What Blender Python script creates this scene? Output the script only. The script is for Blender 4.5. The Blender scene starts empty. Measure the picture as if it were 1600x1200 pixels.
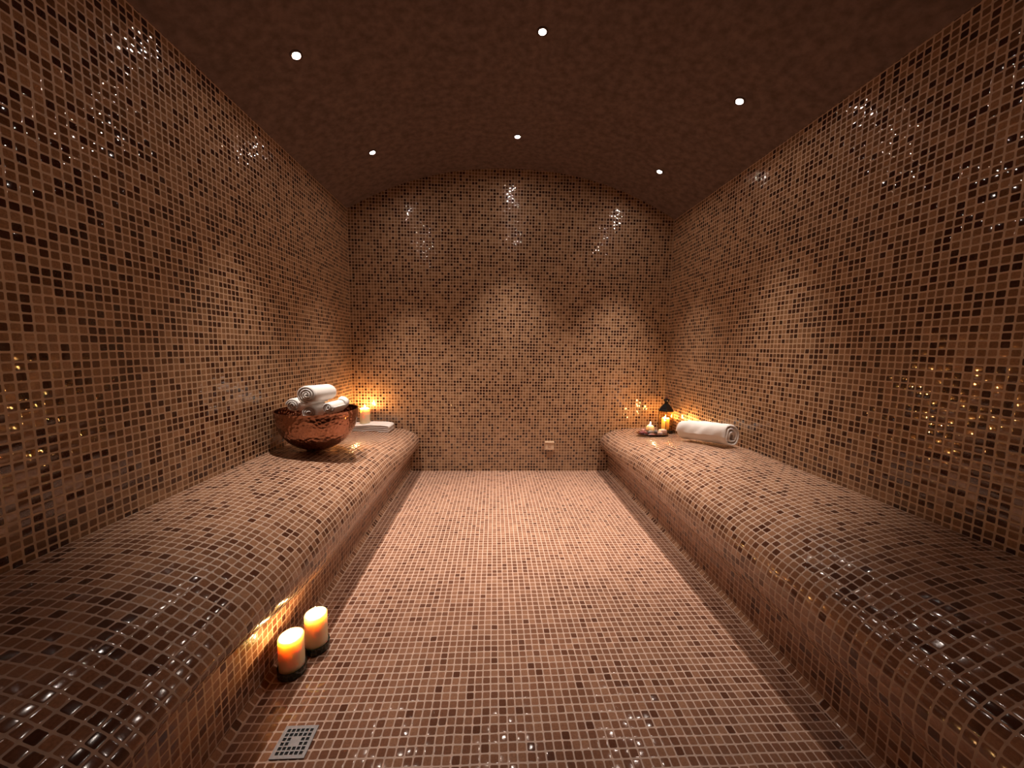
import bpy, math, random
from mathutils import Vector, Matrix
random.seed(7)
S = bpy.context.scene
COL = S.collection
PI = math.pi
T = 0.0243                      # mosaic pitch in metres
XC, HW = 0.147, 1.316           # room centre line and half width
XL, XR = XC - HW, XC + HW
YF = -4.2                       # wall behind the camera
SPRING, APEX = 2.117, 2.462

# ------------------------------------------------------------------ node helpers
class NT:
    def __init__(s, name):
        s.m = bpy.data.materials.new(name); s.m.use_nodes = True
        s.t = s.m.node_tree; s.t.nodes.clear()
        s.out = s.t.nodes.new('ShaderNodeOutputMaterial')
    def n(s, kind, **kw):
        nd = s.t.nodes.new(kind)
        for k, v in kw.items():
            if k.startswith('_'): setattr(nd, k[1:], v)
            else: s.set(nd.inputs[k.replace('__', ' ')], v)
        return nd
    def set(s, sock, v):
        if isinstance(v, bpy.types.NodeSocket): s.t.links.new(v, sock)
        else: sock.default_value = v
    def math(s, op, a, b=None, c=None, clamp=False):
        nd = s.t.nodes.new('ShaderNodeMath'); nd.operation = op; nd.use_clamp = clamp
        for i, v in enumerate((a, b, c)):
            if v is not None: s.set(nd.inputs[i], v)
        return nd.outputs[0]
    def mix(s, fac, a, b, blend='MIX'):
        nd = s.t.nodes.new('ShaderNodeMix'); nd.data_type = 'RGBA'; nd.blend_type = blend
        s.set(nd.inputs[0], fac); s.set(nd.inputs[6], a); s.set(nd.inputs[7], b)
        return nd.outputs[2]
    def ramp(s, fac, stops, interp='LINEAR'):
        nd = s.t.nodes.new('ShaderNodeValToRGB'); cr = nd.color_ramp; cr.interpolation = interp
        while len(cr.elements) < len(stops): cr.elements.new(0.5)
        for e, (p, c) in zip(cr.elements, stops):
            e.position = p; e.color = (*c, 1)
        s.set(nd.inputs[0], fac); return nd.outputs[0]
    def smooth(s, v, a, b, lo=0.0, hi=1.0):
        nd = s.t.nodes.new('ShaderNodeMapRange'); nd.interpolation_type = 'SMOOTHSTEP'
        s.set(nd.inputs[0], v)
        for i, x in zip((1, 2, 3, 4), (a, b, lo, hi)): nd.inputs[i].default_value = x
        return nd.outputs[0]
    def done(s, shader):
        s.t.links.new(shader, s.out.inputs[0]); return s.m

def c4(c): return (c[0], c[1], c[2], 1)

def tile_material(name, stops, grout, tilt=0.06, rough=0.16, pillow=0.55, seed=0.0, mott=0.25, core=0.80, ripple_k=1.2, tilt_v=None, spec=0.7):
    tilt_v = tilt_v or tilt
    """glazed mosaic: UVs are counted in tiles, every tile has its own shade and a slight tilt of its own"""
    b = NT(name)
    uv = b.n('ShaderNodeUVMap', _uv_map='UVMap').outputs[0]
    wob = b.n('ShaderNodeTexNoise', Vector=uv, Scale=0.35, Detail=1.0)
    w = b.n('ShaderNodeVectorMath', _operation='MULTIPLY_ADD')
    b.set(w.inputs[0], wob.outputs['Color']); w.inputs[1].default_value = (0.16, 0.16, 0); b.set(w.inputs[2], uv)
    sp = b.n('ShaderNodeSeparateXYZ'); b.set(sp.inputs[0], w.outputs[0])
    u, v = sp.outputs[0], sp.outputs[1]
    fu, fv = b.math('FRACT', u), b.math('FRACT', v)
    cell = b.n('ShaderNodeCombineXYZ')
    b.set(cell.inputs[0], b.math('FLOOR', u)); b.set(cell.inputs[1], b.math('FLOOR', v)); cell.inputs[2].default_value = seed
    wn = b.n('ShaderNodeTexWhiteNoise', _noise_dimensions='3D'); b.set(wn.inputs['Vector'], cell.outputs[0])
    rs = b.n('ShaderNodeSeparateColor'); b.set(rs.inputs[0], wn.outputs['Color'])
    lx = b.math('MULTIPLY_ADD', fu, 2.0, -1.0); ly = b.math('MULTIPLY_ADD', fv, 2.0, -1.0)
    ax, ay = b.math('ABSOLUTE', lx), b.math('ABSOLUTE', ly)
    r = b.math('POWER', b.math('ADD', b.math('POWER', ax, 7.0), b.math('POWER', ay, 7.0)), 1 / 7.0)
    mask = b.smooth(r, core, core + 0.07, 1.0, 0.0)
    col = b.ramp(wn.outputs['Value'], stops, 'LINEAR')
    big = b.n('ShaderNodeTexNoise', Vector=uv, Scale=0.05, Detail=2.0)
    col = b.mix(1.0, col, b.ramp(big.outputs[0], [(0.3, (0.86, 0.84, 0.82)), (0.7, (1.12, 1.1, 1.08))]), 'MULTIPLY')
    fine = b.n('ShaderNodeTexNoise', Vector=uv, Scale=5.0, Detail=3.0)
    col = b.mix(1.0, col, b.ramp(fine.outputs[0], [(0.25, (1 - mott,) * 3), (0.75, (1 + mott,) * 3)]), 'MULTIPLY')
    gn = b.n('ShaderNodeTexNoise', Vector=uv, Scale=1.3, Detail=3.0)
    gcol = b.ramp(gn.outputs[0], [(0.3, [x * 0.82 for x in grout]), (0.7, [x * 1.12 for x in grout])])
    base = b.mix(mask, gcol, col)
    # tangent space normal: own tilt + rounded edges
    def comp(l, rnd, tilt):
        edge = b.math('MULTIPLY', b.math('MULTIPLY', b.math('POWER', b.math('ABSOLUTE', l), 9.0), b.math('SIGN', l)), pillow)
        own = b.math('MULTIPLY', b.math('SUBTRACT', rnd, 0.5), tilt * 2)
        soft = b.math('MULTIPLY', l, 0.028)
        return b.math('MULTIPLY', b.math('ADD', b.math('ADD', edge, own), soft), mask)
    nx, ny = comp(lx, rs.outputs[0], tilt), comp(ly, rs.outputs[1], tilt_v)
    ripple = b.n('ShaderNodeTexNoise', Vector=uv, Scale=2.3, Detail=1.0)
    rp = b.n('ShaderNodeSeparateColor'); b.set(rp.inputs[0], ripple.outputs['Color'])
    nx = b.math('ADD', nx, b.math('MULTIPLY', b.math('SUBTRACT', rp.outputs[0], 0.5), tilt * ripple_k))
    ny = b.math('ADD', ny, b.math('MULTIPLY', b.math('SUBTRACT', rp.outputs[1], 0.5), tilt * ripple_k))
    cn = b.n('ShaderNodeCombineColor')
    b.set(cn.inputs[0], b.math('MULTIPLY_ADD', nx, 0.5, 0.5)); b.set(cn.inputs[1], b.math('MULTIPLY_ADD', ny, 0.5, 0.5)); cn.inputs[2].default_value = 1.0
    nm = b.n('ShaderNodeNormalMap', _space='TANGENT', _uv_map='UVMap'); b.set(nm.inputs['Color'], cn.outputs[0])
    rg = b.math('MULTIPLY_ADD', mask, rough - 0.6, 0.6)
    rg = b.math('MULTIPLY_ADD', b.math('SUBTRACT', rs.outputs[2], 0.5), 0.04, rg)
    p = b.n('ShaderNodeBsdfPrincipled', Base__Color=base, Roughness=rg, Normal=nm.outputs[0])
    p.inputs['Specular IOR Level'].default_value = spec
    return b.done(p.outputs[0])

def plain(name, color, rough=0.5, metal=0.0, bump=0.0, scale=60.0, var=0.12, spec=0.5, coat=0.0, sss=0.0, sssr=(0.01, 0.006, 0.004), alpha_noise=None):
    b = NT(name)
    tc = b.n('ShaderNodeTexCoord').outputs['Object']
    nz = b.n('ShaderNodeTexNoise', Vector=tc, Scale=scale, Detail=4.0)
    base = b.ramp(nz.outputs[0], [(0.3, [x * (1 - var) for x in color]), (0.7, [min(1, x * (1 + var)) for x in color])])
    p = b.n('ShaderNodeBsdfPrincipled', Base__Color=base, Roughness=rough, Metallic=metal)
    p.inputs['Specular IOR Level'].default_value = spec
    if coat: p.inputs['Coat Weight'].default_value = coat
    if sss:
        p.inputs['Subsurface Weight'].default_value = sss
        p.inputs['Subsurface Radius'].default_value = sssr
        p.inputs['Subsurface Scale'].default_value = 1.0
    if bump:
        bp = b.n('ShaderNodeBump', Height=nz.outputs[0], Strength=1.0, Distance=bump)
        b.set(p.inputs['Normal'], bp.outputs[0])
    return b.done(p.outputs[0])

def emit(name, color, strength):
    b = NT(name)
    return b.done(b.n('ShaderNodeEmission', Color=c4(color), Strength=strength).outputs[0])

M = {}
DK, BR, MD, TN = (0.046, 0.016, 0.007), (0.122, 0.053, 0.023), (0.215, 0.108, 0.051), (0.31, 0.168, 0.086)
WALL_STOPS = [(0.0, DK), (0.24, (0.055, 0.016, 0.008)), (0.30, BR), (0.55, MD), (0.80, TN), (1.0, (0.37, 0.205, 0.11))]
FLOOR_STOPS = [(0.0, (0.105, 0.042, 0.025)), (0.06, (0.14, 0.059, 0.035)), (0.12, (0.185, 0.083, 0.050)), (0.6, (0.255, 0.122, 0.074)), (1.0, (0.33, 0.17, 0.105))]
BENCH_STOPS = [(0.0, (0.075, 0.026, 0.014)), (0.10, (0.11, 0.042, 0.023)), (0.2, (0.17, 0.074, 0.040)), (0.6, (0.28, 0.135, 0.075)), (1.0, (0.38, 0.20, 0.115))]
M['wall'] = tile_material('wall_mosaic', WALL_STOPS, (0.58, 0.385, 0.24), tilt=0.036, tilt_v=0.080, rough=0.035, ripple_k=0.4, seed=1.3, core=0.76)
M['floor'] = tile_material('floor_mosaic', FLOOR_STOPS, (0.54, 0.365, 0.275), tilt=0.042, tilt_v=0.055, rough=0.09, pillow=0.3, ripple_k=0.7, seed=4.1, mott=0.18, core=0.81)
M['bench'] = tile_material('bench_mosaic', BENCH_STOPS, (0.55, 0.375, 0.27), tilt=0.045, rough=0.10, ripple_k=0.5, seed=8.7, mott=0.2, core=0.81)
M['plaster'] = plain('ceiling_plaster', (0.155, 0.103, 0.085), rough=0.75, bump=0.004, scale=26.0, var=0.28, spec=0.15)
M['towel'] = plain('white_terry', (0.87, 0.82, 0.77), rough=0.95, bump=0.0016, scale=380.0, var=0.06, spec=0.1)
M['wax'] = plain('cream_wax', (0.92, 0.72, 0.48), rough=0.42, scale=20.0, var=0.03, sss=1.0, sssr=(0.045, 0.031, 0.019), spec=0.35)
M['wick'] = plain('burnt_wick', (0.02, 0.012, 0.01), rough=0.9)
M['flame'] = emit('candle_flame', (1.0, 0.50, 0.155), 1350.0)
M['flame_corner'] = emit('candle_flame_corner', (1.0, 0.50, 0.155), 1600.0)
M['flame_floor'] = emit('candle_flame_floor', (1.0, 0.56, 0.22), 300.0)
M['flame_small'] = emit('candle_flame_small', (1.0, 0.52, 0.17), 800.0)
M['lens'] = emit('downlight_lens', (1.0, 0.85, 0.74), 390.0)
M['bezel'] = plain('bronze_bezel', (0.055, 0.028, 0.02), rough=0.4, metal=0.6)
M['darkglass'] = plain('dark_green_glass', (0.016, 0.022, 0.014), rough=0.12, spec=0.6, var=0.3)
M['steel'] = plain('brushed_steel', (0.25, 0.25, 0.26), rough=0.5, metal=0.6, scale=120.0, var=0.12)
M['drainpit'] = plain('drain_pit', (0.004, 0.004, 0.004), rough=0.8)  # near-black: the shade inside the drain is put into the colour
M['socket'] = plain('cream_plastic', (0.74, 0.55, 0.38), rough=0.35, var=0.03)
M['socketmark'] = plain('orange_mark', (0.42, 0.19, 0.08), rough=0.4)
M['lampmetal'] = plain('black_lantern_metal', (0.005, 0.0045, 0.004), rough=0.25, metal=0.0, spec=0.5)
M['brasspost'] = plain('aged_brass', (0.20, 0.105, 0.035), rough=0.32, metal=0.9)
M['knob'] = plain('pinkish_metal', (0.45, 0.27, 0.22), rough=0.25, metal=0.9)
M['plum'] = plain('plum_glaze', (0.050, 0.010, 0.014), rough=0.12, coat=0.6, spec=0.6)
M['greystone'] = plain('grey_stone', (0.19, 0.165, 0.155), rough=0.8, scale=90.0, var=0.3)
M['pinksoap'] = plain('pink_soap', (0.56, 0.27, 0.23), rough=0.35, scale=60.0, var=0.2, sss=0.3)
M['palesoap'] = plain('pale_soap', (0.66, 0.47, 0.42), rough=0.35, scale=60.0, var=0.2, sss=0.3)
M['plumsoap'] = plain('plum_petal', (0.20, 0.045, 0.055), rough=0.3, scale=60.0, var=0.3, coat=0.4)

def copper():
    b = NT('hammered_copper')
    tc = b.n('ShaderNodeTexCoord').outputs['Object']
    vo = b.n('ShaderNodeTexVoronoi', Vector=tc, Scale=60.0, _feature='F1')
    nz = b.n('ShaderNodeTexNoise', Vector=tc, Scale=9.0, Detail=3.0)
    col = b.ramp(nz.outputs[0], [(0.3, (0.36, 0.17, 0.105)), (0.7, (0.50, 0.26, 0.17))])
    bp = b.n('ShaderNodeBump', Height=vo.outputs['Distance'], Strength=1.0, Distance=0.0032)
    p = b.n('ShaderNodeBsdfPrincipled', Base__Color=col, Roughness=0.16, Metallic=1.0, Normal=bp.outputs[0])
    return b.done(p.outputs[0])
M['copper'] = copper()

def pane_glass():
    b = NT('amber_pane_glass')
    tr = b.n('ShaderNodeBsdfTransparent', Color=(1.0, 0.93, 0.80, 1))
    gl = b.n('ShaderNodeBsdfGlossy', Color=(1, 1, 1, 1), Roughness=0.03)
    lw = b.n('ShaderNodeFresnel', IOR=1.45)
    mx = b.n('ShaderNodeMixShader'); b.set(mx.inputs[0], lw.outputs[0]); b.set(mx.inputs[1], tr.outputs[0]); b.set(mx.inputs[2], gl.outputs[0])
    return b.done(mx.outputs[0])
M['glass'] = pane_glass()

# ------------------------------------------------------------------ mesh helpers
class MB:
    def __init__(s): s.v, s.f, s.uv = [], [], []
    def vert(s, p): s.v.append(tuple(p)); return len(s.v) - 1
    def face(s, ids, uv=None): s.f.append(tuple(ids)); s.uv.append(uv)
    def grid(s, rows, uvs=None, close_u=False, close_v=False):
        """rows: list of equal-length lists of points"""
        n, m = len(rows), len(rows[0]); base = len(s.v)
        for r in rows:
            for p in r: s.vert(p)
        for i in range(n if close_u else n - 1):
            for j in range(m if close_v else m - 1):
                a, b_ = i, (i + 1) % n; c, d = j, (j + 1) % m
                ids = (base + a * m + c, base + b_ * m + c, base + b_ * m + d, base + a * m + d)
                s.face(ids, None if uvs is None else (uvs[a][c], uvs[b_][c], uvs[b_][d], uvs[a][d]))
        return base
    def box(s, c, h):
        x, y, z = c; a, b_, d = h; k = len(s.v)
        for sx in (-1, 1):
            for sy in (-1, 1):
                for sz in (-1, 1): s.vert((x + sx * a, y + sy * b_, z + sz * d))
        for q in ((0, 1, 3, 2), (4, 6, 7, 5), (0, 4, 5, 1), (2, 3, 7, 6), (0, 2, 6, 4), (1, 5, 7, 3)): s.face([k + i for i in q])
    def lathe(s, prof, seg=32, sx=1.0, sy=1.0, rot=0.0):
        """prof: list of (r, z); ends with r=0 collapse to a point"""
        rings = []
        for r, z in prof:
            if r < 1e-6: rings.append([s.vert((0, 0, z))])
            else: rings.append([s.vert((r * sx * math.cos(rot + 2 * PI * i / seg), r * sy * math.sin(rot + 2 * PI * i / seg), z)) for i in range(seg)])
        for A, B in zip(rings, rings[1:]):
            for i in range(seg):
                j = (i + 1) % seg
                if len(A) == 1 and len(B) == 1: continue
                if len(A) == 1: s.face((A[0], B[i], B[j]))
                elif len(B) == 1: s.face((A[i], A[j], B[0]))
                else: s.face((A[i], A[j], B[j], B[i]))
    def tube(s, pts, r, seg=8):
        rows = []
        for i, p in enumerate(pts):
            p = Vector(p); t = (Vector(pts[min(i + 1, len(pts) - 1)]) - Vector(pts[max(i - 1, 0)])).normalized()
            a = t.orthogonal().normalized(); b_ = t.cross(a)
            rows.append([p + a * r * math.cos(2 * PI * k / seg) + b_ * r * math.sin(2 * PI * k / seg) for k in range(seg)])
        base = s.grid(rows, close_v=True)
        s.face([base + k for k in range(seg)][::-1]); s.face([base + (len(pts) - 1) * seg + k for k in range(seg)])
    def build(s, name, mat, parent=None, smooth=True, sharp=40, loc=None):
        me = bpy.data.meshes.new(name); me.from_pydata(s.v, [], s.f)
        if any(u is not None for u in s.uv):
            L = me.uv_layers.new(name='UVMap')
            for poly, u in zip(me.polygons, s.uv):
                for k, li in enumerate(poly.loop_indices):
                    L.data[li].uv = u[k] if u is not None else (0.5, 0.5)
        me.materials.append(mat); me.validate(); me.update()
        import bmesh
        bm = bmesh.new(); bm.from_mesh(me); bmesh.ops.recalc_face_normals(bm, faces=bm.faces); bm.to_mesh(me); bm.free()
        if smooth:
            me.polygons.foreach_set('use_smooth', [True] * len(me.polygons))
            me.set_sharp_from_angle(angle=math.radians(sharp))
        o = bpy.data.objects.new(name, me); COL.objects.link(o)
        if parent is not None: o.parent = parent
        if loc is not None: o.location = loc
        return o

def tag(o, label=None, cat=None, group=None, kind=None):
    if label: o['label'] = label
    if cat: o['category'] = cat
    if group: o['group'] = group
    if kind: o['kind'] = kind
    return o
def thing(name, loc, label, cat, group=None, rot=(0, 0, 0)):
    o = bpy.data.objects.new(name, None); o.empty_display_size = 0.05; COL.objects.link(o)
    o.location = loc; o.rotation_euler = rot
    return tag(o, label, cat, group)
def bevel(o, w, n=2):
    m = o.modifiers.new('bevel', 'BEVEL'); m.width = w; m.segments = n; m.limit_method = 'ANGLE'; m.angle_limit = 0.6
    return o

# ------------------------------------------------------------------ the room shell
def vault_z(x):
    t = min(1.0, abs(x - XC) / (HW - 0.001))
    return APEX - (APEX - SPRING) * t ** 2.2
def vault_normal(x):                                   # pointing down into the room
    e = 1e-3; s = (vault_z(x + e) - vault_z(x - e)) / (2 * e)
    return Vector((s, 0, -1)).normalized()

def slab(name, rows, uvs, back, mat, kind='structure'):
    """a surface with thickness: front grid plus the same grid moved by back"""
    m = MB(); m.grid(rows, uvs)
    bk = [[Vector(p) + Vector(back) for p in r] for r in rows]
    m.grid([r[::-1] for r in bk])
    n, k = len(rows), len(rows[0])
    ring = [(0, j) for j in range(k)] + [(i, k - 1) for i in range(1, n)] + [(n - 1, j) for j in range(k - 2, -1, -1)] + [(i, 0) for i in range(n - 2, 0, -1)]
    off = n * k
    f = lambda i, j: i * k + j
    g = lambda i, j: off + i * k + (k - 1 - j)
    for a, b_ in zip(ring, ring[1:] + ring[:1]): m.face((f(*a), f(*b_), g(*b_), g(*a)))
    o = m.build(name, mat, smooth=False); tag(o, kind=kind); return o

def lin(a, b, n): return [a + (b - a) * i / (n - 1) for i in range(n)]
ys = lin(0.0, YF, 9)
fx = lin(XL, XR, 7)
slab('floor', [[(x, y, 0) for x in fx] for y in ys], [[(x / T, y / T) for x in fx] for y in ys], (0, 0, -0.12), M['floor'])
xs = lin(XL, XR, 49)
def endwall(name, y, back):
    rows = [[(x, y, vault_z(x) * k / 12) for x in xs] for k in range(13)]
    slab(name, rows, [[(p[0] / T, p[2] / T) for p in r] for r in rows], (0, back, 0), M['wall'])
endwall('wall_back', 0.0, 0.12)
endwall('wall_front', YF, -0.12)
for nm, x, bk in (('wall_left', XL, -0.12), ('wall_right', XR, 0.12)):
    rows = [[(x, y, z) for y in ys] for z in lin(0, SPRING, 7)]
    slab(nm, rows, [[(p[1] / T, p[2] / T) for p in r] for r in rows], (bk, 0, 0), M['wall'])
cx = lin(XL, XR, 65)
o = slab('ceiling', [[(x, y, vault_z(x)) for x in cx] for y in ys], None, (0, 0, 0.1), M['plaster'])
o.data.polygons.foreach_set('use_smooth', [True] * len(o.data.polygons)); o.data.set_sharp_from_angle(angle=0.6)

# ------------------------------------------------------------------ tiled benches
def sst(a, b, x):
    t = max(0.0, min(1.0, (x - a) / (b - a))); return t * t * (3 - 2 * t)
CREST, NOSE, RIS = 0.863, 0.773, 0.847                 # distances from the centre line
def bench_rises(y):
    d = -y
    return 0.055 * sst(0.1, 0.9, d), 0.030 + 0.108 * sst(0.22, 1.1, d)
def bench_z(x, y):
    rc, rw = bench_rises(y)
    t = max(0.0, min(1.0, (abs(x - XC) - CREST) / (HW - CREST)))
    return 0.354 + rc + (rw - rc) * (1 - (1 - t) ** 2.8)
NOSEPTS = [(0.905, 0.354), (0.863, 0.349), (0.822, 0.333), (0.79, 0.306), (0.772, 0.265), (0.774, 0.228), (0.792, 0.196), (0.820, 0.176), (0.849, 0.168)]
def chaikin(p, n=2):
    for _ in range(n):
        q = [p[0]]
        for a, b_ in zip(p, p[1:]):
            q += [(a[0] * .75 + b_[0] * .25, a[1] * .75 + b_[1] * .25), (a[0] * .25 + b_[0] * .75, a[1] * .25 + b_[1] * .75)]
        q.append(p[-1]); p = q
    return p
def bench_profile(y, lift):
    rc, rw = bench_rises(y)
    pts = []
    n = 12
    for i in range(n):
        s = HW - (HW - 0.93) * i / (n - 1)
        pts.append((s, bench_z(XC + s, y)))
    z0 = bench_z(XC + 0.905, y); nose = []
    for s, z in NOSEPTS:
        zz = z + rc * max(0, (z - 0.2) / 0.154) + (z0 - 0.354 - rc) * max(0, (s - 0.863) / 0.042) * (1 if s >= 0.863 and z > 0.3 else 0)
        zz += lift * sst(1.6, 2.35, -y) * (1 - sst(0.19, 0.33, z)) if lift else 0
        nose.append((s, zz))
    return pts + chaikin(nose, 3)
def rest(x, y, rx, ry=None, prof=None):
    """height at which a base of that size touches the bench"""
    ry = ry or rx; best = bench_z(x, y)
    for r, z in (prof or [(1.0, 0.0)]):
        for k in range(24):
            a = 2 * PI * k / 24
            best = max(best, bench_z(x + rx * r * math.cos(a), y + ry * r * math.sin(a)) - z)
    return best + 0.0006
def make_bench(side, label):
    sg = -1 if side == 'left' else 1
    root = thing('tiled_bench', (XC + sg * 1.08, -2.1, 0), label, 'bench', 'built-in benches along the side walls')
    ox, oy = root.location.x, root.location.y
    m = MB(); yy = lin(-0.001, YF + 0.001, 111); rows, uvs = [], []
    for y in yy:
        pr = bench_profile(y, 0.10 if side == 'left' else 0.0)
        arc = [0.0]
        for a, b_ in zip(pr, pr[1:]): arc.append(arc[-1] + math.hypot(b_[0] - a[0], b_[1] - a[1]))
        ref = arc[11]
        rows.append([(XC + sg * (s - 0.001) - ox, y - oy, z) for s, z in pr])
        uvs.append([(y / T, (a - ref) / T) for a in arc])
    m.grid(rows, uvs)
    n = len(rows[0])
    # closed at the back: from under the nose to the wall and up it
    low = [(r[-1][0], r[-1][1], r[-1][2] - 0.004) for r in rows]; wl = [(r[0][0], r[0][1], 0.16) for r in rows]
    m.grid([[r[-1], a, b_, r[0]] for r, a, b_ in zip(rows, low, wl)])
    for i in (0, -1):
        ids = [m.vert(p) for p in rows[i]] + [m.vert(low[i]), m.vert(wl[i])]
        m.face(ids)
    m.build('seat', M['bench'], root, sharp=50)
    m = MB(); xr = XC + sg * RIS - ox
    rr, ru = [], []
    for z in (0.0, 0.15, 0.30 if side == 'left' else 0.20):
        rr.append([(xr, y - oy, z) for y in yy[::10]]); ru.append([(y / T, z / T) for y in yy[::10]])
    m.grid(rr, ru)
    xb = xr + sg * 0.06
    for a, b_ in ((0, 1), (1, 2)): m.grid([[(xb, p[1], p[2]) for p in rr[a]], [(xb, p[1], p[2]) for p in rr[b_]]])
    m.grid([rr[2], [(xb, p[1], p[2]) for p in rr[2]]])
    m.grid([[(xr, p[1], 0.0) for p in rr[2]], [(xb, p[1], 0.0) for p in rr[2]]])
    m.build('riser', M['bench'], root, smooth=False)
make_bench('left', 'long mosaic-tiled bench with rounded front edge along the left wall, under the copper bowl')
make_bench('right', 'long mosaic-tiled bench with rounded front edge along the right wall, under the lantern')
# one row of slanted tiles between riser and floor
for i, sg in enumerate((-1, 1)):
    m = MB(); yy = lin(-0.002, YF + 0.002, 15); c = 0.017
    a = [(XC + sg * (RIS - 0.0005), y, c) for y in yy]; b_ = [(XC + sg * (RIS - c), y, 0.0005) for y in yy]
    m.grid([a, b_], [[(y / T, 0.02) for y in yy], [(y / T, 0.98) for y in yy]])
    k = [(XC + sg * (RIS - 0.0005), y, 0.0005) for y in yy]
    m.grid([b_, k]); m.grid([k, a])
    tag(m.build('trim_%d' % (i + 1), M['bench'], smooth=False), kind='structure')

# ------------------------------------------------------------------ recessed downlights
def downlight(x, y, label, power):
    n = vault_normal(x); p = Vector((x, y, vault_z(x)))
    q = n.to_track_quat('-Z', 'Y')
    aim = (n * 0.3 + Vector((0, 0, -0.7))).to_track_quat('-Z', 'Y')   # the lamps swivel a little towards the floor
    root = thing('recessed_downlight', p, label, 'ceiling light', 'round recessed ceiling lights')
    root.rotation_mode = 'QUATERNION'; root.rotation_quaternion = q
    m = MB(); m.lathe([(0.0167, 0.004), (0.0167, -0.004), (0.021, -0.005), (0.026, -0.003), (0.027, 0.004)], 32); m.build('bezel', M['bezel'], root)
    m = MB(); m.lathe([(0.0, -0.0025), (0.014, -0.002), (0.0165, -0.0005), (0.0165, 0.003), (0.0, 0.003)], 32); m.build('lens', M['lens'], root)
    for nm, pw, deg in (('downlight_beam', power, 60), ('downlight_core', power * 0.34, 25)):
        L = bpy.data.lights.new(nm, 'SPOT'); L.energy = pw; L.color = (1.0, 0.87, 0.77)
        L.spot_size = math.radians(deg); L.spot_blend = 1.0; L.shadow_soft_size = 0.017
        lo = bpy.data.objects.new(nm, L); COL.objects.link(lo)
        lo.parent = root; lo.location = (0, 0, -0.010)
        lo.rotation_mode = 'QUATERNION'; lo.rotation_quaternion = q.inverted() @ aim
PW = 112.0
downlight(XC - 1.003, -1.30, 'round ceiling downlight nearest the viewer on the left, above the left bench', PW)
downlight(XC + 0.052, -1.25, 'round ceiling downlight in the middle of the near row, topmost in the photo', PW)
downlight(XC + 1.03, -1.18, 'round ceiling downlight of the near row on the right, above the right wall', PW)
downlight(XC - 0.95, -0.50, 'round ceiling downlight of the far row on the left, near the back wall arch', PW)
downlight(XC - 0.01, -0.44, 'round ceiling downlight in the middle of the far row, above the arch of the wall', PW)
downlight(XC + 0.98, -0.43, 'round ceiling downlight of the far row on the right, near the back wall arch', PW)

# ------------------------------------------------------------------ candles
def flame_parts(root, z, size=1.0, mat='flame'):
    m = MB(); m.tube([(0, 0, z - 0.004), (0.0005, 0, z + 0.004), (0.0012, 0.0, z + 0.009 * size)], 0.0011, 6); m.build('wick', M['wick'], root)
    h = 0.030 * size; m = MB()
    m.lathe([(0, 0), (0.0032 * size, h * .12), (0.0052 * size, h * .30), (0.0048 * size, h * .48), (0.0030 * size, h * .70), (0.0012 * size, h * .88), (0, h)], 14)
    m.build('flame', M[mat], root, loc=(0, 0, z + 0.004))
def candle(loc, r, h, label, group, size=1.0, mat='flame', dome=False):
    root = thing('pillar_candle' if not dome else 'ball_candle', loc, label, 'candle', group)
    m = MB()
    if dome:
        pr = [(0, 0), (r * .6, 0), (r * .9, h * .18), (r, h * .45), (r * .97, h * .68), (r * .82, h * .88), (r * .5, h * .985), (r * .3, h), (0, h * .985)]
        m.lathe(pr, 32); zt = h
    else:
        e = 0.004
        pr = [(0, 0), (r - .002, 0), (r, .002), (r, h * .5), (r, h - e), (r - .0012, h - .001), (r - e, h), (r - .008, h - .003), (r * .6, h - .009), (r * .25, h - .011), (0, h - .011)]
        m.lathe(pr, 48); zt = h - .011
    m.build('wax_body', M['wax'], root)
    flame_parts(root, zt, size, mat)
    return root
def holder(loc, r, label):
    root = MB(); h = 0.028
    root.lathe([(0, 0), (r - .004, 0), (r, .004), (r, h - .002), (r - .002, h), (r - .004, h - .002), (r - .005, .011), (0, .010)], 48)
    o = root.build('candle_dish', M['darkglass'], loc=loc); tag(o, label, 'candle dish', 'dark glass dishes under the floor candles'); return o
C1, C2 = (-0.640, -1.905), (-0.606, -1.815)
holder((*C1, 0.0006), 0.0425, 'dark glass dish under the front floor candle, nearer the drain')
holder((*C2, 0.0006), 0.0408, 'dark glass dish under the floor candle standing farther back')
candle((*C1, 0.0112), 0.0370, 0.114, 'thick cream pillar candle burning on the floor, the nearer of two by the left bench', 'lit pillar candles', 1.0, 'flame_floor')
candle((*C2, 0.0112), 0.0355, 0.119, 'thick cream pillar candle burning on the floor, just behind the nearest candle', 'lit pillar candles', 1.0, 'flame_floor')

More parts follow.
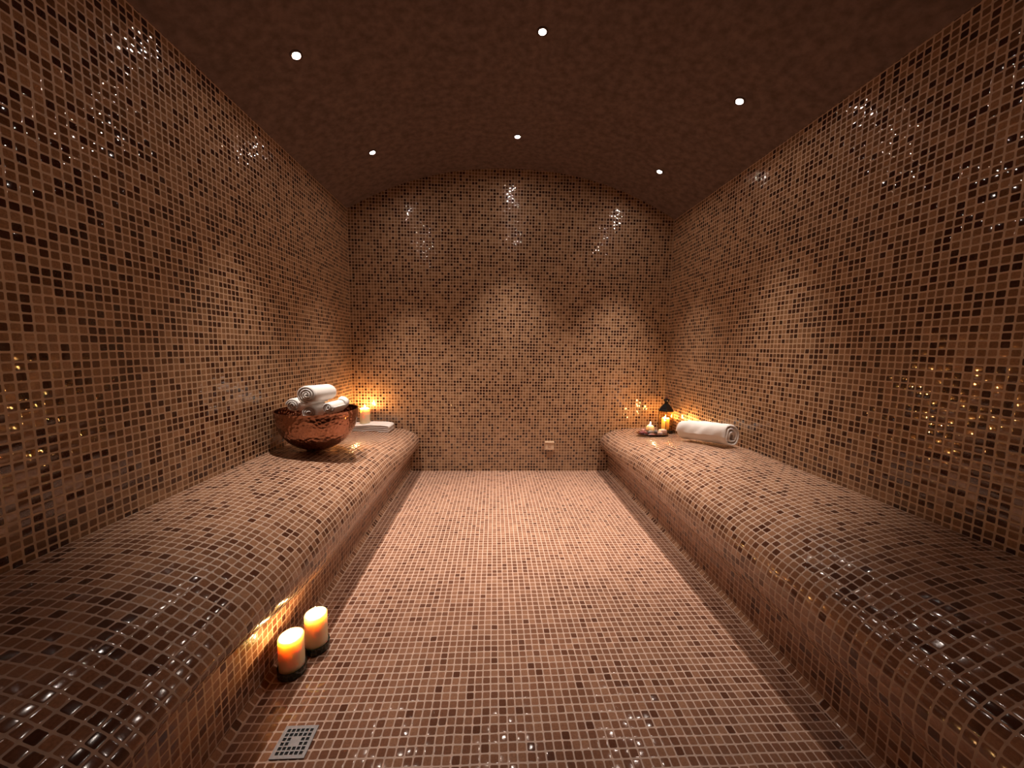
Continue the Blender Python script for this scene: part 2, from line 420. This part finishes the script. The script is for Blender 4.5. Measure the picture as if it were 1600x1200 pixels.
# ------------------------------------------------------------------ towels
def ribbon(path, th, L, name, mat, parent=None, stations=15, wob=0.0, sq=0.0, taper=0.006, fn=None):
    """a cloth strip that follows path (a, b) and is as wide as L; th may vary along the path"""
    n = len(path); outl, inl = [], []
    for i, (a, b_) in enumerate(path):
        p0, p1 = path[max(0, i - 1)], path[min(n - 1, i + 1)]
        tx, tz = p1[0] - p0[0], p1[1] - p0[1]; l = math.hypot(tx, tz) or 1
        nx, nz = -tz / l, tx / l; t = th(i / (n - 1)) / 2
        outl.append((a + nx * t, b_ + nz * t)); inl.append((a - nx * t, b_ - nz * t))
    loop = outl + inl[::-1]
    ctr = [path[i] for i in range(n)] + [path[i] for i in range(n)][::-1]
    rows = []
    for k in range(stations):
        f = k / (stations - 1)
        e = min(f, 1 - f) * L
        shrink = 1.0 if e > taper else 0.42 + 0.58 * math.sqrt(max(0, 1 - (1 - e / taper) ** 2))
        row = []
        for j, (p, c) in enumerate(zip(loop, ctr)):
            x = c[0] + (p[0] - c[0]) * shrink; z = c[1] + (p[1] - c[1]) * shrink
            q = j if j < n else 2 * n - 1 - j
            y = -L / 2 + f * L + wob * math.sin(q * 0.13 + 1.1) * (1 if f < .5 else -1) * (1 - min(1, e / 0.03))
            if fn: x, y, z = fn(x, y, z)
            row.append((x, y, z))
        rows.append(row)
    m = MB(); m.grid(rows, close_v=True)
    N = len(loop)
    for base in (0, (stations - 1) * N):
        for i in range(n - 1):
            m.face((base + i, base + i + 1, base + N - 2 - i, base + N - 1 - i))
    return m.build(name, mat, parent, sharp=75)
def stat(L, taper=0.006):
    return 15
def spiral(R, turns, r0=0.005, sx=1.0, sz=1.0, power=2.0, start=0.0, n=40, jitter=0.0):
    pts = []
    N = int(turns * n)
    for i in range(N + 1):
        th = 2 * PI * i / n; r = r0 + (R - r0) * i / N
        a = th + start; c, s = math.cos(a), math.sin(a)
        k = 1.0 / ((abs(c) ** power + abs(s) ** power) ** (1 / power))
        r *= 1 + jitter * math.sin(a * 2 + i * 0.017)
        pts.append((sx * r * k * c, sz * r * k * s))
    return pts
def rolled_towel(c, axis, L, R, turns, label, start=0.6, squash=1.0):
    """c: centre of the near end face, axis: direction away from the viewer"""
    ax = Vector(axis).normalized(); side = ax.cross(Vector((0, 0, 1))).normalized(); up = side.cross(ax)
    pitch = (R - 0.005) / turns
    path = spiral(R - pitch * .5, turns, 0.005, 1.0, squash, start=start, jitter=0.03)
    f = lambda x, y, z: (x, y, z)
    def cone(x, y, z):                                   # the heart of the roll sits a little proud
        r = math.hypot(x, z) / R
        return (x, y - 0.006 * (1 - r) * (1 if y < 0 else -1), z)
    o = ribbon(path, lambda t: pitch * .80, L, 'rolled_towel', M['towel'], stations=17, wob=0.002, fn=cone)
    mid = Vector(c) + ax * L / 2
    o.matrix_world = Matrix((( side.x, ax.x, up.x, mid.x), (side.y, ax.y, up.y, mid.y), (side.z, ax.z, up.z, mid.z), (0, 0, 0, 1)))
    tag(o, label, 'towel', 'white towels rolled up in the copper bowl'); return o

# ------------------------------------------------------------------ copper bowl with towels
BX, BY = -0.953, -1.030
m = MB()
RB, HB = 0.203, 0.213
outer = [(0, 0), (0.05, 0.0)] + [(RB * math.sin(a) ** 0.92, HB * (1 - math.cos(a)) ** 1.02) for a in [math.radians(x) for x in range(22, 91, 4)]]
outer += [(RB + 0.003, HB + 0.004), (RB + 0.0035, HB + 0.007)]
inner = [(RB - 0.001, HB + 0.0065)] + [(r - 0.005 if r > 0.06 else r * .9, z + 0.006) for r, z in outer[-3:0:-1]] + [(0, 0.006)]
BZ = rest(BX, BY, 1.0, None, outer[1:12])
m.lathe(outer + inner, 72)
tag(m.build('copper_bowl', M['copper'], loc=(BX, BY, BZ), sharp=60), 'large hammered copper bowl on the left bench, filled with rolled white towels', 'bowl')
RT = BZ + HB
rolled_towel((-0.946, -1.150, 0.797), (0.10, 1, -0.05), 0.200, 0.0570, 3.6, 'rolled white towel lying on top of the pile in the copper bowl', 0.9, 0.94)
rolled_towel((-1.034, -1.120, 0.737), (0.09, 1, 0.0), 0.17, 0.0400, 3.1, 'rolled white towel at the left edge of the bowl, beside the left wall', 2.4)
rolled_towel((-0.938, -1.145, 0.704), (-0.02, 1, 0.0), 0.16, 0.0420, 3.1, 'rolled white towel at the front of the bowl, sunk below the rim', 4.0, 0.95)
rolled_towel((-0.862, -1.110, 0.724), (0.16, 1, 0.0), 0.110, 0.0370, 2.8, 'rolled white towel at the right of the bowl, half hidden by the front one', 1.4)
rolled_towel((-0.855, -0.985, 0.722), (-0.20, 1, 0.0), 0.085, 0.0390, 2.8, 'rolled white towel at the back right of the bowl, nearest the lit candle', 3.0)

# ------------------------------------------------------------------ folded towel with candle, left bench
FT = (-0.990, -0.106)
fz = rest(-1.031, -0.108, 0.03)
def folded_path(W, th):
    h = W / 2; g = th * 1.06; r = g / 2; p = []
    def run(z, a, b_, n=14): p.extend([(a + (b_ - a) * i / (n - 1), z) for i in range(n)])
    def arc(xc, zc, sgn, n=8): p.extend([(xc + sgn * r * 1.15 * math.cos(-PI / 2 + PI * i / n), zc + r * math.sin(-PI / 2 + PI * i / n)) for i in range(1, n)])
    z = th / 2
    run(z, -h + 0.01, h - r); arc(h - r, z + r, 1); z += g
    run(z, h - r, -h + r); arc(-h + r, z + r, -1); z += g
    run(z, -h + r, h - r); arc(h - r, z + r, 1); z += g
    run(z, h - r, -h + 0.004)
    return p
def sag(x, y, z):                                       # pressed down a little under the candle
    k = 1 - sst(-0.055, 0.02, x); k *= 0.18
    z2 = z * (1 - k) + 0.0016 * math.sin(x * 40 + z * 60)
    y2 = y + 0.004 * math.sin(x * 24)
    return (x, y2, max(0.0006, z2) + bench_z(FT[0] + x, FT[1] + y2) - fz)
fo = ribbon(folded_path(0.328, 0.0135), lambda t: 0.0125, 0.150, 'folded_towel', M['towel'], stations=13, taper=0.005, fn=sag)
fo.location = (*FT, fz)
tag(fo, 'white towel folded flat on the left bench with a lit candle standing on it', 'towel')
candle((-1.031, -0.108, fz + 0.0465), 0.0375, 0.124, 'cream pillar candle burning on the folded towel, beside the copper bowl', 'lit pillar candles', 1.1, 'flame_corner')

# ------------------------------------------------------------------ right bench: tray, lantern, candles, thick towel
TX, TY = 1.243, -0.285
TZ = rest(TX, TY, 0.09, 0.05) + 0.001
m = MB(); m.lathe([(0, 0), (0.085, 0.0), (0.118, 0.008), (0.124, 0.014), (0.122, 0.016), (0.112, 0.012), (0.082, 0.006), (0, 0.005)], 48, 1.0, 0.58)
tr = m.build('oval_dish', M['plum'], loc=(TX, TY, TZ)); tr.rotation_euler = (-0.03, 0.0, -0.12)
tag(tr, 'shallow dark plum oval dish on the right bench, holding stones and a small candle', 'dish')
candle((TX - 0.006, TY + 0.030, TZ + 0.010), 0.032, 0.062, 'small round cream candle burning among the stones on the oval dish', 'lit pillar candles', 0.7, 'flame_small', True)
def pebble(name, loc, rad, mat, label, cat, group=None, seed=0, box=False, rot=0.0):
    rnd = random.Random(seed); m = MB(); rows = []
    A, B = 10, 16
    ph = [rnd.uniform(0, 6.28) for _ in range(4)]
    pw = 0.42 if box else 1.0
    def sp(v): return math.copysign(abs(v) ** pw, v)
    prof = []
    for i in range(1, A):
        th = PI * i / A; row = []
        for j in range(B):
            a = 2 * PI * j / B + rot
            k = 1 + (0.07 * math.sin(3 * a + ph[0]) + 0.06 * math.sin(2 * th + 2 * a + ph[1])) * (0.6 if box else 1)
            row.append((rad[0] * k * sp(math.sin(th)) * sp(math.cos(a - rot)), rad[1] * k * sp(math.sin(th)) * sp(math.sin(a - rot)), rad[2] * (sp(math.cos(th)) + 1)))
        rows.append(row)
    base = m.grid(rows, close_v=True)
    t, b_ = m.vert((0, 0, 2 * rad[2])), m.vert((0, 0, 0))
    for j in range(B):
        m.face((t, base + j, base + (j + 1) % B)); m.face((b_, base + (A - 2) * B + (j + 1) % B, base + (A - 2) * B + j))
    o = m.build(name, M[mat], loc=loc); o.rotation_euler.z = rot
    tag(o, label, cat, group); return o
pebble('pumice_stone', (TX - 0.022, TY - 0.022, TZ + 0.009), (0.025, 0.020, 0.017), 'greystone', 'round grey stone on the oval dish, in front of the small candle', 'stone', None, 3)
pebble('soap_petal', (TX - 0.074, TY - 0.005, TZ + 0.011), (0.034, 0.022, 0.010), 'plumsoap', 'dark pink glossy petal-shaped piece at the left end of the oval dish', 'soap', None, 5)
pebble('soap_petal', (TX - 0.056, TY + 0.034, TZ + 0.012), (0.020, 0.014, 0.014), 'pinksoap', 'salmon-pink piece at the back of the oval dish, left of the small candle', 'soap', None, 8)
pebble('soap_petal', (TX - 0.030, TY - 0.050, TZ + 0.008), (0.026, 0.010, 0.007), 'pinksoap', 'flat pale pink sliver lying in front of the grey stone on the oval dish', 'soap', None, 13)
pebble('soap_bar', (TX + 0.072, TY - 0.018, TZ + 0.010), (0.030, 0.022, 0.020), 'palesoap', 'pale pink blocky soap at the right end of the oval dish, before the lantern', 'soap', None, 11, True, 0.25)
pebble('soap_bar', (TX + 0.040, TY - 0.046, TZ + 0.008), (0.018, 0.012, 0.013), 'palesoap', 'small whitish lump at the front edge of the oval dish', 'soap', None, 17, True, -0.5)
pebble('soap_bar', (TX + 0.030, TY - 0.004, TZ + 0.009), (0.017, 0.016, 0.016), 'greystone', 'small rough greyish lump on the oval dish between candle and pale soap', 'stone', None, 19)

# lantern
LX, LY = 1.392, -0.185
LZ = rest(LX, LY, 0.065)
lan = thing('candle_lantern', (LX, LY, LZ), 'black metal candle lantern with glass panes and knob on top, in the right corner', 'lantern', rot=(0, 0, 0.12))
m = MB(); m.lathe([(0, 0), (0.062, 0), (0.064, 0.004), (0.064, 0.022), (0.060, 0.027), (0.054, 0.028), (0, 0.028)], 6); m.build('base', M['lampmetal'], lan, sharp=20)
m = MB(); m.lathe([(0, 0.176), (0.055, 0.176), (0.064, 0.178), (0.064, 0.184), (0.061, 0.191), (0.051, 0.204), (0.038, 0.219), (0.025, 0.232), (0.017, 0.239), (0.0145, 0.252), (0.016, 0.254), (0, 0.254)], 6); m.build('roof', M['lampmetal'], lan, sharp=25)
m = MB(); m.lathe([(0, 0.252), (0.013, 0.253), (0.022, 0.258), (0.024, 0.266), (0.020, 0.274), (0.012, 0.277), (0, 0.277)], 24); m.build('finial', M['lampmetal'], lan)
m = MB(); m.lathe([(0, 0.276), (0.010, 0.277), (0.0145, 0.284), (0.012, 0.292), (0.005, 0.296), (0, 0.2965)], 20); m.build('knob', M['knob'], lan)
for i in range(6):
    a = 2 * PI * i / 6; b2 = 2 * PI * (i + 1) / 6; r = 0.0575
    x, y = r * math.cos(a), r * math.sin(a)
    m = MB(); m.tube([(x, y, 0.026), (x, y, 0.178)], 0.0034, 8); m.build('post', M['brasspost'], lan)
    x2, y2 = r * math.cos(b2), r * math.sin(b2); d = Vector((x2 - x, y2 - y, 0)); d.normalize(); nn = Vector((d.y, -d.x, 0)) * 0.0008
    p, q = Vector((x, y, 0.028)) + d * .003, Vector((x2, y2, 0.028)) - d * .003
    m = MB(); k = []
    for zz in (0.028, 0.176):
        for P_ in (p + nn, q + nn, q - nn, p - nn): k.append(m.vert((P_.x, P_.y, zz)))
    for f in ((0, 1, 2, 3), (7, 6, 5, 4), (0, 4, 5, 1), (1, 5, 6, 2), (2, 6, 7, 3), (3, 7, 4, 0)): m.face([k[z] for z in f])
    m.build('glass_pane', M['glass'], lan, smooth=False)
candle((LX, LY, LZ + 0.0285), 0.030, 0.092, 'cream candle burning inside the glass lantern', 'lit pillar candles', 1.0, 'flame_small')
candle((1.425, -0.430, rest(1.425, -0.430, 0.03)), 0.030, 0.104, 'lit candle mostly hidden behind the thick towel, right of the lantern', 'lit pillar candles', 0.9)

# thick rolled towel along the right wall
W2, H2 = 0.116, 0.146
def thick_path():
    n = 44; turns = 2.7; pts = []
    N = int(turns * n); st = math.radians(192)           # the outer flap comes over the top and ends low on the front
    for i in range(N + 1):
        f = i / N; r = 0.14 + (0.87 - 0.14) * f ** 0.85
        a = 2 * PI * i / n + st - 2 * PI * turns
        c, s = math.cos(a), math.sin(a); pw = 2.7
        k = 1 / ((abs(c) ** pw + abs(s) ** pw) ** (1 / pw))
        pts.append((W2 / 2 * r * k * c, H2 / 2 * r * k * s))
    return pts
A_, B_ = Vector((1.318, -0.60, 0)), Vector((1.374, -1.025, 0))
ax = (A_ - B_).normalized(); sd = Vector((ax.y, -ax.x, 0)); mid = (A_ + B_) / 2
def soft(x, y, z):
    x2 = x + 0.0030 * math.sin(y * 21 + z * 30) + 0.0014 * math.sin(y * 55 + z * 70)
    z2 = z + 0.0030 * math.sin(y * 17 + x * 40) + 0.0010 * math.sin(y * 63)
    w = mid + sd * x2 + ax * y
    return (x2, y, max(-H2 / 2 + 0.001, z2) + bench_z(w.x, w.y) + H2 / 2)
to = ribbon(thick_path(), lambda t: 0.0155, (A_ - B_).length, 'rolled_towel', M['towel'], stations=33, wob=0.003, taper=0.008, fn=soft)
to.matrix_world = Matrix(((sd.x, ax.x, 0, mid.x), (sd.y, ax.y, 0, mid.y), (0, 0, 1, 0), (0, 0, 0, 1)))
tag(to, 'thick white towel rolled up on the right bench against the right wall', 'towel')

# ------------------------------------------------------------------ socket on the back wall
SX, SZ = 0.477, 0.2225
so = thing('socket_cover', (SX, 0, SZ), 'small square cream socket cover low on the back wall, right of centre', 'socket')
m = MB(); m.box((0, -0.005, 0), (0.041, 0.005, 0.0375)); bevel(m.build('plate', M['socket'], so, smooth=False), 0.003)
m = MB(); m.box((0, -0.0135, -0.002), (0.035, 0.0045, 0.029)); bevel(m.build('flap', M['socket'], so, smooth=False), 0.003)
m = MB(); m.box((0.0, -0.014, 0.0325), (0.041, 0.009, 0.0045)); bevel(m.build('top_lip', M['socket'], so, smooth=False), 0.002)
m = MB()
pts = [(0.012 * math.cos(a), -0.0185, 0.0 + 0.009 * math.sin(a)) for a in [math.radians(x) for x in range(20, 341, 20)]]
m.tube(pts, 0.0016, 6); m.build('mark', M['socketmark'], so)

# ------------------------------------------------------------------ floor drain
dr = thing('floor_drain', (-0.517, -2.120, 0), 'square steel drain cover with rows of holes set in the floor, before the candles', 'drain')
m = MB(); w, h = 0.0435, 0.0405
nc = 6
cols = [-w] + sorted([(-0.030 + 0.012 * i) + s * 0.0043 for i in range(nc) for s in (-1, 1)]) + [w]
rws = [-h] + sorted([(-0.028 + 0.0112 * i) + s * 0.0040 for i in range(nc) for s in (-1, 1)]) + [h]
ids = {}
def gid(i, j, z):
    if (i, j, z) not in ids: ids[(i, j, z)] = m.vert((cols[i], rws[j], z))
    return ids[(i, j, z)]
hole = lambda i, j: i % 2 == 1 and j % 2 == 1 and 0 < i < len(cols) - 2 and 0 < j < len(rws) - 2 and not (2 <= (i - 1) // 2 <= 3 and 2 <= (j - 1) // 2 <= 3) and not (2 <= (i - 1) // 2 <= 3 and (j - 1) // 2 == 1 and False)
zt, zb = 0.0032, 0.0012
nI, nJ = len(cols) - 1, len(rws) - 1
for i in range(nI):
    for j in range(nJ):
        if hole(i, j): continue
        m.face([gid(i, j, zt), gid(i + 1, j, zt), gid(i + 1, j + 1, zt), gid(i, j + 1, zt)])
        m.face([gid(i, j, zb), gid(i, j + 1, zb), gid(i + 1, j + 1, zb), gid(i + 1, j, zb)])
        for (di, dj, a, b_) in ((-1, 0, (i, j), (i, j + 1)), (1, 0, (i + 1, j + 1), (i + 1, j)), (0, -1, (i + 1, j), (i, j)), (0, 1, (i, j + 1), (i + 1, j + 1))):
            p, q = i + di, j + dj
            if p < 0 or q < 0 or p >= nI or q >= nJ or hole(p, q):
                m.face([gid(*a, zt), gid(*b_, zt), gid(*b_, zb), gid(*a, zb)])
m.build('grate', M['steel'], dr, smooth=False)
m = MB(); m.box((0, 0, 0.0006), (w - .002, h - .002, 0.0006)); m.build('pit', M['drainpit'], dr, smooth=False)  # thin black slab on the floor, painted shade seen through the grate holes

# ------------------------------------------------------------------ camera, world, view
cam = bpy.data.cameras.new('camera'); co = bpy.data.objects.new('camera', cam); COL.objects.link(co)
pitch, yaw, roll = 0.0984, 0.0494, 0.0156
F = Vector((math.sin(yaw) * math.cos(pitch), math.cos(yaw) * math.cos(pitch), -math.sin(pitch)))
R0 = Vector((math.cos(yaw), -math.sin(yaw), 0)); U0 = R0.cross(F)
Rv = R0 * math.cos(roll) + U0 * math.sin(roll); Uv = U0 * math.cos(roll) - R0 * math.sin(roll)
co.matrix_world = Matrix(((Rv.x, Uv.x, -F.x, 0.0), (Rv.y, Uv.y, -F.y, -3.0), (Rv.z, Uv.z, -F.z, 1.0466), (0, 0, 0, 1)))
cam.sensor_fit = 'HORIZONTAL'; cam.sensor_width = 36.0; cam.lens = 561.95 / 1600 * 36.0; cam.clip_start = 0.02
S.camera = co
wd = bpy.data.worlds.new('world'); S.world = wd; wd.use_nodes = True
wd.node_tree.nodes['Background'].inputs[0].default_value = (0, 0, 0, 1)
vs = S.view_settings; vs.view_transform = 'Standard'; vs.look = 'None'; vs.gamma = 1.0; vs.use_curve_mapping = False
vs.exposure = 0.24
S.cycles.use_denoising = True
S.cycles.sample_clamp_indirect = 6.0
S.cycles.max_bounces = 10
